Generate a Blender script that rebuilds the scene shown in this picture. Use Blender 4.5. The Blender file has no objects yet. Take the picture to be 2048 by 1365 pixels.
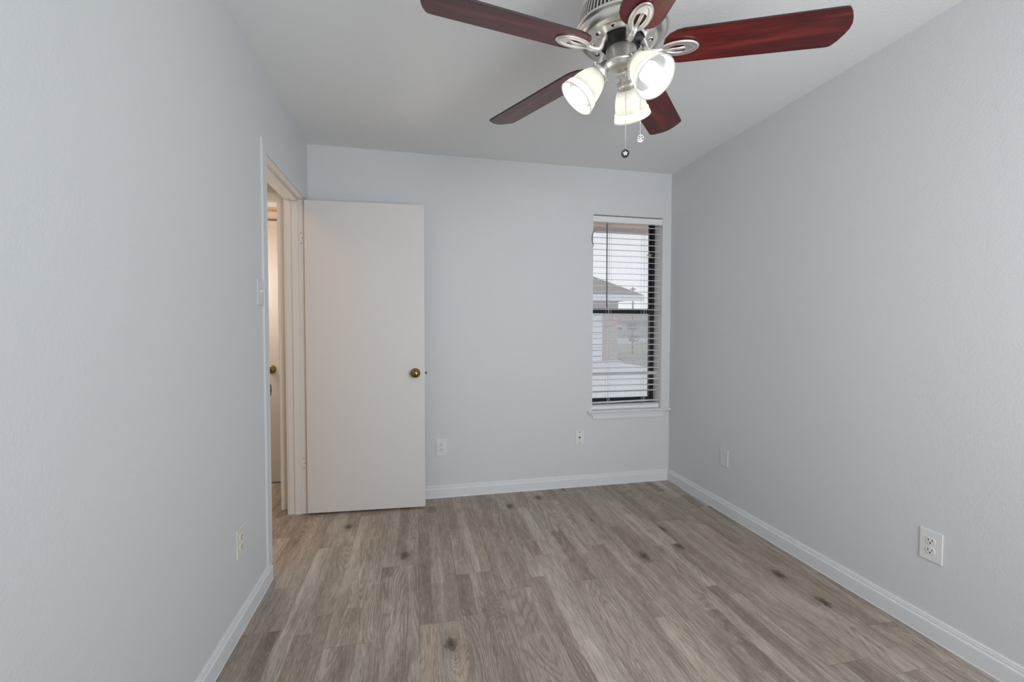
import bpy, bmesh, math, random
from mathutils import Vector, Matrix, noise as mnoise
random.seed(7)
sc = bpy.context.scene
COL = sc.collection
PI = math.pi
R = math.radians

# ------------------------------------------------------------ room measures (metres)
XL, XR = -0.697, 1.987        # left / right wall faces
YB, YF = 3.202, -0.42         # back wall (ahead) / wall behind the camera
H = 2.44
EYE = 1.2256

# ------------------------------------------------------------ camera
cd = bpy.data.cameras.new('camera'); cam = bpy.data.objects.new('camera', cd); COL.objects.link(cam)
cd.sensor_fit = 'HORIZONTAL'; cd.sensor_width = 36.0
cd.lens = 887.72 / 2048 * 36.0
cd.clip_start = 0.02; cd.clip_end = 300
yaw, pitch, roll = 0.213545, 0.0303557, 0.00142823
f = Vector((math.sin(yaw)*math.cos(pitch), math.cos(yaw)*math.cos(pitch), -math.sin(pitch)))
r0 = Vector((math.cos(yaw), -math.sin(yaw), 0)); u0 = r0.cross(f)
rr = math.cos(roll)*r0 + math.sin(roll)*u0
uu = -math.sin(roll)*r0 + math.cos(roll)*u0
M4 = Matrix(((rr.x, uu.x, -f.x, 0), (rr.y, uu.y, -f.y, 0), (rr.z, uu.z, -f.z, EYE), (0, 0, 0, 1)))
cam.matrix_world = M4
sc.camera = cam

# ------------------------------------------------------------ world (bright overcast sky)
w = bpy.data.worlds.new('sky'); sc.world = w; w.use_nodes = True
wn = w.node_tree.nodes; wl = w.node_tree.links; wn.clear()
wo = wn.new('ShaderNodeOutputWorld'); wb = wn.new('ShaderNodeBackground')
wt = wn.new('ShaderNodeTexCoord'); wsx = wn.new('ShaderNodeSeparateXYZ'); wr = wn.new('ShaderNodeValToRGB')
wl.new(wt.outputs['Generated'], wsx.inputs[0]); wl.new(wsx.outputs['Z'], wr.inputs[0])
wr.color_ramp.elements[0].position = 0.0; wr.color_ramp.elements[0].color = (0.90, 0.93, 0.97, 1)
wr.color_ramp.elements[1].position = 0.6; wr.color_ramp.elements[1].color = (0.80, 0.87, 0.96, 1)
wl.new(wr.outputs[0], wb.inputs['Color']); wb.inputs['Strength'].default_value = 1.40
wl.new(wb.outputs[0], wo.inputs['Surface'])

# ------------------------------------------------------------ large lights
def area(name, loc, aim, sx, sy, power, color, spread=None):
    ld = bpy.data.lights.new(name, 'AREA'); ld.shape = 'RECTANGLE'; ld.size = sx; ld.size_y = sy
    ld.energy = power; ld.color = color
    if spread: ld.spread = R(spread)
    o = bpy.data.objects.new(name, ld); COL.objects.link(o); o.location = loc
    o.rotation_euler = (Vector(aim) - Vector(loc)).to_track_quat('-Z', 'Y').to_euler()
    return o
# added fill light behind the camera, shining in through the opening in wall_front
area('front_fill', (1.12, YF-0.17, 1.36), (0.95, 2.0, 1.60), 0.85, 1.3, 25.5, (0.90, 0.95, 1.0), 150)
# warm lamp on the hall ceiling; point light added past it to brighten door_2
area('hall_ceiling_lamp', (-1.38, 1.9, 2.38), (-1.38, 1.9, 0.0), 0.6, 0.9, 5.5, (1.0, 0.72, 0.48))
pl = bpy.data.lights.new('far_door_fill', 'POINT'); pl.energy = 11.0; pl.color = (1.0, 0.88, 0.78); pl.shadow_soft_size = 0.08
po = bpy.data.objects.new('far_door_fill', pl); COL.objects.link(po); po.location = (-1.50, 3.46, 1.55)
BULB_W = 58.0     # emission strength of each fan bulb

sc.view_settings.view_transform = 'Standard'
sc.view_settings.look = 'None'
sc.view_settings.exposure = 0.06
sc.view_settings.gamma = 1.0
sc.view_settings.use_curve_mapping = False

# ------------------------------------------------------------ materials
class NT:
    def __init__(s, name):
        s.m = bpy.data.materials.new(name); s.m.use_nodes = True
        s.t = s.m.node_tree; s.n = s.t.nodes; s.l = s.t.links; s.n.clear()
        s.out = s.n.new('ShaderNodeOutputMaterial')
        s.b = s.n.new('ShaderNodeBsdfPrincipled'); s.l.new(s.b.outputs[0], s.out.inputs['Surface'])
        s.tc = s.n.new('ShaderNodeTexCoord')
    def put(s, sock, v):
        if isinstance(v, bpy.types.NodeSocket): s.l.new(v, sock)
        elif v is not None: sock.default_value = v
    def math(s, op, a, b=None, c=None, clamp=False):
        n = s.n.new('ShaderNodeMath'); n.operation = op; n.use_clamp = clamp
        s.put(n.inputs[0], a)
        if b is not None: s.put(n.inputs[1], b)
        if c is not None: s.put(n.inputs[2], c)
        return n.outputs[0]
    def sep(s, v):
        n = s.n.new('ShaderNodeSeparateXYZ'); s.l.new(v, n.inputs[0]); return n.outputs
    def comb(s, x, y, z):
        n = s.n.new('ShaderNodeCombineXYZ'); s.put(n.inputs[0], x); s.put(n.inputs[1], y); s.put(n.inputs[2], z); return n.outputs[0]
    def noise(s, vec, scale=1.0, detail=3.0, rough=0.5, dist=0.0):
        n = s.n.new('ShaderNodeTexNoise'); s.put(n.inputs['Vector'], vec)
        n.inputs['Scale'].default_value = scale; n.inputs['Detail'].default_value = detail
        n.inputs['Roughness'].default_value = rough; n.inputs['Distortion'].default_value = dist
        return n.outputs['Fac']
    def white(s, vec):
        n = s.n.new('ShaderNodeTexWhiteNoise'); n.noise_dimensions = '3D'; s.put(n.inputs['Vector'], vec); return n.outputs
    def ramp(s, fac, stops, interp='LINEAR'):
        n = s.n.new('ShaderNodeValToRGB'); n.color_ramp.interpolation = interp
        e = n.color_ramp.elements
        while len(e) < len(stops): e.new(0.5)
        for i, (p, c) in enumerate(stops):
            e[i].position = p; e[i].color = (c, c, c, 1) if isinstance(c, (int, float)) else (*c, 1)
        s.put(n.inputs[0], fac); return n.outputs[0]
    def mix(s, fac, a, b, mode='MIX'):
        n = s.n.new('ShaderNodeMix'); n.data_type = 'RGBA'; n.blend_type = mode
        s.put(n.inputs[0], fac)
        for k, v in ((6, a), (7, b)):
            if isinstance(v, tuple): v = (*v, 1) if len(v) == 3 else v
            s.put(n.inputs[k], v)
        return n.outputs[2]
    def bump(s, h, dist=0.001, strength=1.0):
        n = s.n.new('ShaderNodeBump'); n.inputs['Distance'].default_value = dist; n.inputs['Strength'].default_value = strength
        s.put(n.inputs['Height'], h); s.l.new(n.outputs[0], s.b.inputs['Normal'])
    def base(s, c): s.put(s.b.inputs['Base Color'], (*c, 1) if isinstance(c, tuple) else c)
    def rough(s, v): s.put(s.b.inputs['Roughness'], v)
    def metal(s, v): s.b.inputs['Metallic'].default_value = v
    def spec(s, v): s.b.inputs['Specular IOR Level'].default_value = v

def paint(name, col, rough=0.55, peel=0.0, scale=120.0, spec=0.35, var=0.03):
    t = NT(name); P = t.tc.outputs['Object']
    n = t.noise(P, 1.3, 3.0)
    c2 = tuple(max(0, x*(1-var)) for x in col)
    t.base(t.mix(n, c2, col)); t.rough(rough); t.spec(spec)
    if peel:
        a = t.noise(P, scale, 2.0, 0.5); b = t.noise(P, scale*0.6, 1.0, 0.5)
        h = t.math('ADD', t.math('MULTIPLY', t.ramp(b, [(0.38, 0.0), (0.68, 1.0)], 'EASE'), 0.35), a)
        t.bump(h, peel, 1.0)
    return t.m
def plain(name, col, rough=0.5, metal=0.0, spec=0.5, bump=0.0, bscale=200):
    t = NT(name); P = t.tc.outputs['Object']
    n = t.noise(P, 30.0, 2.0)
    t.base(t.mix(n, tuple(x*0.94 for x in col), col)); t.rough(rough); t.metal(metal); t.spec(spec)
    if bump: t.bump(t.noise(P, bscale, 2.0), bump, 1.0)
    return t.m

WALL = paint('wall_paint', (0.70, 0.715, 0.727), 0.55, peel=0.0006, scale=170)
CEIL = paint('ceiling_paint', (0.86, 0.86, 0.852), 0.8, peel=0.0008, scale=110, spec=0.15)
TRIM = paint('trim_paint', (0.765, 0.78, 0.80), 0.38, spec=0.45, var=0.01)
CREAM = paint('cream_door_paint', (0.75, 0.72, 0.70), 0.40, spec=0.45, var=0.02)
JAMB = paint('cream_jamb_paint', (0.80, 0.765, 0.725), 0.35, spec=0.45, var=0.02)
HALL = paint('hall_wall_paint', (0.80, 0.75, 0.68), 0.6, peel=0.0008, scale=130)
PLATE = plain('white_plastic', (0.80, 0.80, 0.79), 0.32)
IVORY = plain('ivory_plastic', (0.78, 0.77, 0.70), 0.35)
DARK = plain('dark_slot', (0.012, 0.012, 0.013), 0.6)
SLATM = plain('blind_vinyl', (0.86, 0.86, 0.87), 0.38)
CORD = plain('white_cord', (0.80, 0.80, 0.78), 0.8)
BLACKAL = plain('black_aluminium', (0.012, 0.011, 0.013), 0.35)
WANDM = plain('grey_wand_plastic', (0.16, 0.165, 0.18), 0.3)
BLACKM = plain('black_enamel', (0.012, 0.012, 0.014), 0.45)
CHROME = plain('chrome', (0.85, 0.85, 0.86), 0.12, metal=1.0)

def brushed():
    t = NT('brushed_nickel'); P = t.tc.outputs['Object']
    x, y, z = t.sep(P)
    n = t.noise(t.comb(x, y, t.math('MULTIPLY', z, 14.0)), 60.0, 3.0)
    t.base(t.mix(n, (0.78, 0.75, 0.71), (0.88, 0.855, 0.81)))
    t.metal(1.0); t.rough(t.math('MULTIPLY_ADD', n, 0.14, 0.33))
    return t.m
NICKEL = brushed()
NICKELB = plain('polished_nickel_bracket', (0.92, 0.90, 0.86), 0.36, metal=1.0)

def brass():
    t = NT('antique_brass'); P = t.tc.outputs['Object']
    n = t.noise(P, 90.0, 3.0)
    t.base(t.mix(n, (0.13, 0.08, 0.032), (0.38, 0.27, 0.115))); t.metal(1.0); t.rough(0.2)
    return t.m
BRASS = brass()

def cherry():
    t = NT('cherry_blade_wood'); P = t.tc.outputs['Object']
    x, y, z = t.sep(P)
    g = t.noise(t.comb(t.math('MULTIPLY', x, 4.0), t.math('MULTIPLY', y, 70.0), z), 1.0, 5.0, 0.6, 0.4)
    b = t.noise(t.comb(t.math('MULTIPLY', x, 2.2), t.math('MULTIPLY', y, 16.0), 3.0), 1.0, 3.0, 0.5, 0.8)
    c = t.ramp(b, [(0.32, (0.048, 0.005, 0.005)), (0.52, (0.140, 0.014, 0.012)), (0.70, (0.215, 0.027, 0.019))])
    c = t.mix(t.math('MULTIPLY', t.ramp(g, [(0.42, 0.0), (0.62, 1.0)]), 0.55), c, (0.035, 0.004, 0.005))
    t.base(c); t.rough(0.30); t.spec(0.5)
    return t.m
CHERRY = cherry()
BLADETOP = plain('blade_dark_edge', (0.02, 0.010, 0.010), 0.4)

def shade_glass():
    t = NT('frosted_shade_glass'); n = t.n
    tr = n.new('ShaderNodeBsdfTranslucent'); tr.inputs[0].default_value = (0.49, 0.485, 0.46, 1)
    df = n.new('ShaderNodeBsdfDiffuse'); df.inputs[0].default_value = (0.032, 0.033, 0.034, 1)
    gl = n.new('ShaderNodeBsdfGlossy'); gl.inputs['Roughness'].default_value = 0.25; gl.inputs[0].default_value = (1, 1, 1, 1)
    m1 = n.new('ShaderNodeMixShader'); P = t.tc.outputs['Object']
    t.put(m1.inputs[0], t.math('MULTIPLY_ADD', t.noise(P, 25.0, 2.0), 0.08, 0.42))
    t.l.new(df.outputs[0], m1.inputs[1]); t.l.new(tr.outputs[0], m1.inputs[2])
    m2 = n.new('ShaderNodeMixShader'); m2.inputs[0].default_value = 0.06
    t.l.new(m1.outputs[0], m2.inputs[1]); t.l.new(gl.outputs[0], m2.inputs[2])
    t.l.new(m2.outputs[0], t.out.inputs['Surface']); n.remove(t.b)
    return t.m
SHADE = shade_glass()
def rim_glass():
    t = NT('frosted_shade_rim'); n = t.n
    tr = n.new('ShaderNodeBsdfTranslucent'); tr.inputs[0].default_value = (0.80, 0.79, 0.75, 1)
    df = n.new('ShaderNodeBsdfDiffuse'); df.inputs[0].default_value = (0.46, 0.46, 0.44, 1)
    m = n.new('ShaderNodeMixShader'); m.inputs[0].default_value = 0.55
    t.l.new(df.outputs[0], m.inputs[1]); t.l.new(tr.outputs[0], m.inputs[2]); t.l.new(m.outputs[0], t.out.inputs['Surface']); n.remove(t.b)
    return t.m
RIMG = rim_glass()
def bulb_mat():
    t = NT('lit_bulb'); n = t.n
    e = n.new('ShaderNodeEmission'); e.inputs[0].default_value = (1.0, 0.985, 0.96, 1); e.inputs[1].default_value = BULB_W
    t.l.new(e.outputs[0], t.out.inputs['Surface']); n.remove(t.b)
    return t.m
BULB = bulb_mat()

def glass_mat():
    t = NT('window_glass'); n = t.n
    tp = n.new('ShaderNodeBsdfTransparent'); gl = n.new('ShaderNodeBsdfGlossy'); gl.inputs['Roughness'].default_value = 0.02
    fr = n.new('ShaderNodeFresnel'); fr.inputs[0].default_value = 1.45
    m = n.new('ShaderNodeMixShader'); t.l.new(fr.outputs[0], m.inputs[0]); t.l.new(tp.outputs[0], m.inputs[1]); t.l.new(gl.outputs[0], m.inputs[2])
    t.l.new(m.outputs[0], t.out.inputs['Surface']); n.remove(t.b)
    return t.m
GLASS = glass_mat()
def screen_mat():
    t = NT('insect_screen_mesh'); n = t.n
    tp = n.new('ShaderNodeBsdfTransparent'); df = n.new('ShaderNodeBsdfDiffuse'); df.inputs[0].default_value = (0.62, 0.63, 0.66, 1)
    tl = n.new('ShaderNodeBsdfTranslucent'); tl.inputs[0].default_value = (0.80, 0.81, 0.84, 1)
    x, y, z = t.sep(t.tc.outputs['Object'])
    sx = t.math('SINE', t.math('MULTIPLY', x, 2*PI/0.006)); sz = t.math('SINE', t.math('MULTIPLY', z, 2*PI/0.006))
    g = t.math('MAXIMUM', sx, sz)
    fac = t.math('MULTIPLY_ADD', t.ramp(g, [(0.55, 0.0), (0.95, 1.0)]), 0.12, 0.24)
    m0 = n.new('ShaderNodeMixShader'); m0.inputs[0].default_value = 0.75
    t.l.new(df.outputs[0], m0.inputs[1]); t.l.new(tl.outputs[0], m0.inputs[2])
    m = n.new('ShaderNodeMixShader'); t.put(m.inputs[0], fac); t.l.new(tp.outputs[0], m.inputs[1]); t.l.new(m0.outputs[0], m.inputs[2])
    t.l.new(m.outputs[0], t.out.inputs['Surface']); n.remove(t.b)
    return t.m
SCREEN = screen_mat()

def plank_floor():
    t = NT('vinyl_plank_floor'); P = t.tc.outputs['Object']
    x, y, z = t.sep(P)
    W, L = 0.181, 1.22
    xs = t.math('DIVIDE', t.math('ADD', x, 7.05), W)
    row = t.math('FLOOR', xs); fx = t.math('SUBTRACT', xs, row)
    off = t.white(t.comb(row, 3.7, 1.3))['Value']
    ys = t.math('ADD', t.math('DIVIDE', t.math('ADD', y, 9.0), L), off)
    colm = t.math('FLOOR', ys); fy = t.math('SUBTRACT', ys, colm)
    wv = t.white(t.comb(row, colm, 0.5)); rnd = wv['Value']; rc = t.sep(wv['Color'])
    seed = t.math('MULTIPLY', rnd, 53.0)
    def V(a, b, k=0.0):
        return t.comb(t.math('MULTIPLY', x, a), t.math('MULTIPLY', y, b), t.math('ADD', seed, k))
    # knots: sparse cells
    kx = t.math('ADD', t.math('MULTIPLY', x, 3.4), seed); ky = t.math('ADD', t.math('MULTIPLY', y, 1.9), seed)
    vo = t.n.new('ShaderNodeTexVoronoi'); vo.voronoi_dimensions = '2D'; vo.feature = 'F1'
    wob = t.math('MULTIPLY', t.noise(V(60, 40, 5), 1.0, 3.0), 0.09)
    t.put(vo.inputs['Vector'], t.comb(t.math('ADD', kx, wob), t.math('ADD', ky, wob), 0.0)); vo.inputs['Scale'].default_value = 1.0
    kd = vo.outputs['Distance']; kc = t.sep(vo.outputs['Color'])[0]
    on = t.math('GREATER_THAN', kc, 0.79)
    near = t.math('MULTIPLY', t.ramp(kd, [(0.0, 1.0), (0.30, 0.0)], 'EASE'), on)
    kdn = t.math('ADD', kd, t.math('MULTIPLY', t.math('SUBTRACT', t.noise(V(110, 90, 15), 1.0, 3.0, 0.7), 0.5), 0.10))
    core = t.math('MULTIPLY', t.ramp(kdn, [(0.022, 1.0), (0.040, 0.50), (0.058, 0.72), (0.085, 0.0)]), on)
    # cathedral contour field bent around the knots
    fld = t.math('ADD', t.math('MULTIPLY', t.noise(V(5.5, 0.7, 1), 1.0, 2.0, 0.45, 0.25), 40.0), t.math('MULTIPLY', near, 5.0))
    ring = t.math('MULTIPLY_ADD', t.math('SINE', t.math('MULTIPLY', fld, 2*PI)), 0.5, 0.5)
    ring = t.math('POWER', ring, 2.5)
    ringamt = t.ramp(t.noise(V(4.0, 1.1, 2), 1.0, 1.0), [(0.44, 0.10), (0.58, 1.0)])
    fine = t.noise(V(300, 9, 3), 1.0, 4.0, 0.6, 0.5)
    tick = t.noise(V(420, 22, 9), 1.0, 4.0, 0.65, 0.9)
    cloud = t.noise(V(7, 2.4, 12), 1.0, 3.0, 0.6, 0.9)
    strip = t.noise(t.comb(t.math('MULTIPLY', x, 17.0), t.math('MULTIPLY', y, 0.55), t.math('ADD', seed, 20)), 1.0, 1.0)
    streak = t.noise(V(24, 1.7, 4), 1.0, 4.0, 0.6, 0.6)
    blot = t.noise(V(9, 1.6, 6), 1.0, 3.0, 0.55, 0.7)
    # each plank is printed with three narrow staves of their own tone and length
    sub = t.math('FLOOR', t.math('MULTIPLY', fx, 2.999)); sid = t.math('ADD', t.math('MULTIPLY', row, 3.0), sub)
    wav = t.math('MULTIPLY', t.math('SUBTRACT', t.noise(V(3.0, 1.5, 30), 1.0, 2.0), 0.5), 0.5)
    sub = t.math('FLOOR', t.math('MULTIPLY', t.math('ADD', fx, t.math('MULTIPLY', wav, 0.35)), 2.999)); sid = t.math('ADD', t.math('MULTIPLY', row, 3.0), sub)
    soff = t.white(t.comb(sid, 8.1, 2.2))['Value']
    seg = t.math('FLOOR', t.math('ADD', t.math('DIVIDE', t.math('ADD', y, 9.0), 0.83), t.math('MULTIPLY', soff, 3.0)))
    sv = t.white(t.comb(sid, t.math('ADD', seg, t.math('MULTIPLY', colm, 7.0)), 0.7))['Value']
    stave = t.ramp(sv, [(0.0, (0.265, 0.220, 0.180)), (0.22, (0.370, 0.308, 0.248)), (0.45, (0.400, 0.352, 0.306)), (0.68, (0.445, 0.398, 0.350)), (0.85, (0.460, 0.388, 0.318)), (1.0, (0.570, 0.530, 0.485))])
    grey = t.mix(1.0, stave, t.ramp(streak, [(0.28, (0.74, 0.71, 0.68)), (0.46, (0.96, 0.95, 0.94)), (0.60, (1.08, 1.08, 1.08)), (0.75, (1.24, 1.25, 1.26))]), 'MULTIPLY')
    warm = t.mix(t.math('MULTIPLY', t.ramp(blot, [(0.54, 0.0), (0.74, 1.0)]), 0.65), grey, (0.230, 0.165, 0.115))
    tone = t.ramp(rc[1], [(0.0, (0.93, 0.89, 0.84)), (0.5, (1.03, 1.00, 0.97)), (1.0, (1.12, 1.12, 1.12))])
    c = t.mix(1.0, warm, tone, 'MULTIPLY')
    c = t.mix(t.math('MULTIPLY', t.ramp(fine, [(0.47, 0.0), (0.56, 1.0)]), 0.50), c, (0.175, 0.150, 0.128))
    c = t.mix(t.math('MULTIPLY', t.ramp(tick, [(0.54, 0.0), (0.64, 1.0)]), 0.42), c, (0.70, 0.67, 0.63))
    c = t.mix(t.math('MULTIPLY', t.math('MULTIPLY', ring, ringamt), 0.42), c, (0.165, 0.130, 0.105))
    c = t.mix(t.math('MULTIPLY', t.math('POWER', near, 2.0), 0.55), c, (0.150, 0.110, 0.080))
    c = t.mix(t.math('MULTIPLY', core, 0.85), c, (0.035, 0.028, 0.024))
    sh = t.math('ADD', t.math('MULTIPLY', t.ramp(cloud, [(0.30, 0.0), (0.70, 1.0)]), 0.42), t.math('MULTIPLY', t.ramp(strip, [(0.42, 0.0), (0.58, 1.0)]), 0.20))
    c = t.mix(1.0, c, t.ramp(sh, [(0.0, (0.80, 0.77, 0.74)), (0.62, (1.18, 1.17, 1.16))]), 'MULTIPLY')
    ex = t.math('MULTIPLY', t.math('MINIMUM', fx, t.math('SUBTRACT', 1.0, fx)), W)
    ey = t.math('MULTIPLY', t.math('MINIMUM', fy, t.math('SUBTRACT', 1.0, fy)), L)
    edge = t.math('MINIMUM', ex, ey)
    seam = t.ramp(t.math('MULTIPLY', edge, 1000.0), [(0.0, 1.0), (1.0, 0.0)])
    seam = t.math('SUBTRACT', 1.0, t.math('DIVIDE', edge, 0.0016, clamp=True))
    c = t.mix(t.math('MULTIPLY', seam, 0.45), c, (0.07, 0.055, 0.045))
    t.base(c); t.spec(0.4)
    t.rough(t.math('MULTIPLY_ADD', fine, 0.22, 0.34))
    h = t.math('SUBTRACT', t.math('MULTIPLY', fine, 0.5), t.math('MULTIPLY', seam, 1.2))
    t.bump(h, 0.0006, 1.0)
    return t.m
FLOOR = plank_floor()

def grass_mat():
    t = NT('dry_lawn'); P = t.tc.outputs['Object']
    a = t.noise(P, 1.5, 4.0, 0.6); b = t.noise(P, 14.0, 3.0, 0.7)
    t.base(t.mix(t.ramp(b, [(0.35, 0.0), (0.65, 1.0)]), t.mix(a, (0.15, 0.16, 0.07), (0.24, 0.20, 0.11)), (0.30, 0.29, 0.19))); t.rough(0.9); t.spec(0.1)
    t.bump(b, 0.05, 1.0); return t.m
GRASS = grass_mat()
CONC = paint('pale_concrete', (0.62, 0.61, 0.59), 0.85, peel=0.002, scale=30, spec=0.1, var=0.15)
ASPH = paint('asphalt_grey', (0.33, 0.33, 0.34), 0.9, peel=0.002, scale=30, spec=0.1, var=0.15)
def brick_mat():
    t = NT('pinkish_brick'); P = t.tc.outputs['Object']
    x, y, z = t.sep(P)
    bk = t.n.new('ShaderNodeTexBrick'); t.put(bk.inputs['Vector'], t.comb(t.math('ADD', x, y), z, 0.0))
    bk.inputs['Scale'].default_value = 1.0; bk.inputs['Brick Width'].default_value = 0.2; bk.inputs['Row Height'].default_value = 0.067
    bk.inputs['Mortar Size'].default_value = 0.008
    bk.inputs['Color1'].default_value = (0.36, 0.24, 0.20, 1); bk.inputs['Color2'].default_value = (0.44, 0.31, 0.27, 1); bk.inputs['Mortar'].default_value = (0.5, 0.47, 0.44, 1)
    t.base(bk.outputs['Color']); t.rough(0.9); t.spec(0.1); return t.m
BRICK = brick_mat()
def shingle_mat():
    t = NT('asphalt_shingles'); P = t.tc.outputs['Object']
    n = t.noise(P, 9.0, 4.0, 0.7); x, y, z = t.sep(P)
    rows = t.math('FRACT', t.math('MULTIPLY', z, 8.0))
    t.base(t.mix(t.ramp(rows, [(0.0, 0.35), (0.2, 0.0)]), t.mix(n, (0.17, 0.145, 0.12), (0.30, 0.265, 0.23)), (0.08, 0.07, 0.06))); t.rough(0.95); t.spec(0.1); return t.m
SHING = shingle_mat()
TANWOOD = paint('tan_soffit_wood', (0.88, 0.54, 0.30), 0.7, spec=0.2, var=0.3)
GREYFASC = paint('weathered_fascia', (0.42, 0.36, 0.34), 0.8, peel=0.004, scale=25, spec=0.1, var=0.4)
WHITEP = paint('white_exterior_paint', (0.78, 0.80, 0.83), 0.6, spec=0.3, var=0.05)
REDP = plain('red_car_paint', (0.50, 0.04, 0.04), 0.3)
BINM = plain('dark_bin_plastic', (0.07, 0.055, 0.055), 0.6)
POLEM = plain('weathered_pole', (0.19, 0.18, 0.19), 0.9)
TIRE = plain('black_rubber', (0.02, 0.02, 0.02), 0.8)
STARM = paint('tan_star_surface', (0.62, 0.45, 0.29), 0.8, peel=0.002, scale=300, spec=0.2, var=0.4)

# ------------------------------------------------------------ mesh helpers
def new(): return bmesh.new()
def box(bm, x0, x1, y0, y1, z0, z1, mi=0):
    vs = [bm.verts.new((x, y, z)) for x in (x0, x1) for y in (y0, y1) for z in (z0, z1)]
    for q in ((0,1,3,2), (4,6,7,5), (0,4,5,1), (2,3,7,6), (0,2,6,4), (1,5,7,3)):
        fc = bm.faces.new([vs[i] for i in q]); fc.material_index = mi
    return vs
def prism(bm, pts, ax, a0, a1, mi=0):
    """polygon pts in the two other axes (in x,y,z order), extruded on axis ax from a0 to a1"""
    def mk(p, a):
        l = list(p); l.insert(ax, a); return bm.verts.new(l)
    A = [mk(p, a0) for p in pts]; B = [mk(p, a1) for p in pts]; n = len(pts)
    fs = [bm.faces.new(A), bm.faces.new(B[::-1])]
    for i in range(n): fs.append(bm.faces.new([A[i], B[i], B[(i+1) % n], A[(i+1) % n]]))
    for q in fs: q.material_index = mi
    return A + B
def lathe(bm, prof, seg=48, mat=None, mi=0, closed=False):
    """profile of (radius, height) turned round local z, then placed by mat"""
    mat = mat or Matrix()
    rings = []
    for (r, z) in prof:
        if r < 1e-6: rings.append([bm.verts.new(mat @ Vector((0, 0, z)))])
        else: rings.append([bm.verts.new(mat @ Vector((r*math.cos(2*PI*k/seg), r*math.sin(2*PI*k/seg), z))) for k in range(seg)])
    pairs = list(zip(rings, rings[1:]))
    if closed: pairs.append((rings[-1], rings[0]))
    for A, B in pairs:
        for k in range(seg):
            k2 = (k+1) % seg
            if len(A) == 1 and len(B) == 1: continue
            if len(A) == 1: vs = [A[0], B[k], B[k2]]
            elif len(B) == 1: vs = [A[k], A[k2], B[0]]
            else: vs = [A[k], A[k2], B[k2], B[k]]
            fc = bm.faces.new(vs); fc.smooth = True; fc.material_index = mi
def tube(bm, pts, rad, seg=10, mi=0, flat=1.0, loop=False):
    pts = [Vector(p) for p in pts]; n = len(pts)
    rads = rad if isinstance(rad, (list, tuple)) else [rad]*n
    rings = []; up = None
    for i, p in enumerate(pts):
        if loop: d = (pts[(i+1) % n] - pts[i-1]).normalized()
        else: d = (pts[min(i+1, n-1)] - pts[max(i-1, 0)]).normalized()
        ref = Vector((0, 0, 1)) if abs(d.z) < 0.9 else Vector((1, 0, 0))
        s = d.cross(ref).normalized(); t = s.cross(d).normalized()
        rings.append([bm.verts.new(p + s*(rads[i]*math.cos(2*PI*k/seg)) + t*(rads[i]*flat*math.sin(2*PI*k/seg))) for k in range(seg)])
    prs = list(zip(rings, rings[1:])) + ([(rings[-1], rings[0])] if loop else [])
    for A, B in prs:
        for k in range(seg):
            fc = bm.faces.new([A[k], A[(k+1) % seg], B[(k+1) % seg], B[k]]); fc.smooth = True; fc.material_index = mi
    if not loop:
        for q in (rings[0][::-1], rings[-1]): fc = bm.faces.new(q); fc.material_index = mi
def sphere(bm, c, r, seg=16, mi=0, sc3=(1, 1, 1)):
    m = Matrix.Translation(c) @ Matrix.Diagonal((*sc3, 1))
    v = bmesh.ops.create_uvsphere(bm, u_segments=seg, v_segments=max(6, seg//2), radius=r, matrix=m)['verts']
    for q in {q for k in v for q in k.link_faces}: q.smooth = True; q.material_index = mi
def obj(name, bm, mats, parent=None, bevel=0.0, seg=2, kind=None, label=None, cat=None, group=None, loc=None):
    bmesh.ops.recalc_face_normals(bm, faces=bm.faces[:])
    me = bpy.data.meshes.new(name); bm.to_mesh(me); bm.free()
    for m in (mats if isinstance(mats, (list, tuple)) else [mats]): me.materials.append(m)
    o = bpy.data.objects.new(name, me); COL.objects.link(o)
    if parent is not None: o.parent = parent
    if loc is not None: o.location = loc
    if bevel:
        b = o.modifiers.new('bevel', 'BEVEL'); b.width = bevel; b.segments = seg; b.limit_method = 'ANGLE'; b.angle_limit = R(40)
    tag(o, label, cat, group, kind)
    return o
def tag(o, label=None, cat=None, group=None, kind=None):
    if label: o['label'] = label
    if cat: o['category'] = cat
    if group: o['group'] = group
    if kind: o['kind'] = kind
    return o
def empty(name, loc, label=None, cat=None, group=None, kind=None, rot=(0, 0, 0)):
    o = bpy.data.objects.new(name, None); COL.objects.link(o); o.location = loc; o.rotation_euler = rot
    o.empty_display_size = 0.05
    return tag(o, label, cat, group, kind)
def struct(name, bm, mats, label, cat, **k): return obj(name, bm, mats, kind='structure', label=label, cat=cat, **k)

# ------------------------------------------------------------ room shell
HXL = -1.95           # far side of the hall
WT = 0.115            # left wall thickness
XH = XL - WT          # hall face of the left wall
DY0, DY1, DZ = 2.336, 3.105, 2.045   # door opening (jamb faces)
J = 0.018
WX0, WX1, WZ0, WZ1 = 1.327, 1.915, 0.585, 2.092     # window opening
YO = YB + 0.165       # outer face of the back wall
HEND = 3.205          # end wall of the hall
FAR = 3.80            # wall of the space beyond it

b = new(); box(b, HXL-0.1, XR+0.11, YF-0.15, YB, -0.06, 0.0); box(b, HXL-0.1, XL, YB, FAR+0.1, -0.06, 0.0)
struct('floor', b, FLOOR, 'grey brown wood-look plank floor running away from the camera', 'floor')
b = new(); box(b, XL-WT, XR+0.11, YF-0.15, YB, H, H+0.08)
struct('ceiling', b, CEIL, 'flat grey-white textured bedroom ceiling', 'ceiling')
b = new(); box(b, HXL-0.1, XL-WT, YF-0.15, FAR+0.1, H, H+0.08)
struct('ceiling_hall', b, HALL, 'cream ceiling of the hall beyond the doorway', 'ceiling')

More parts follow.
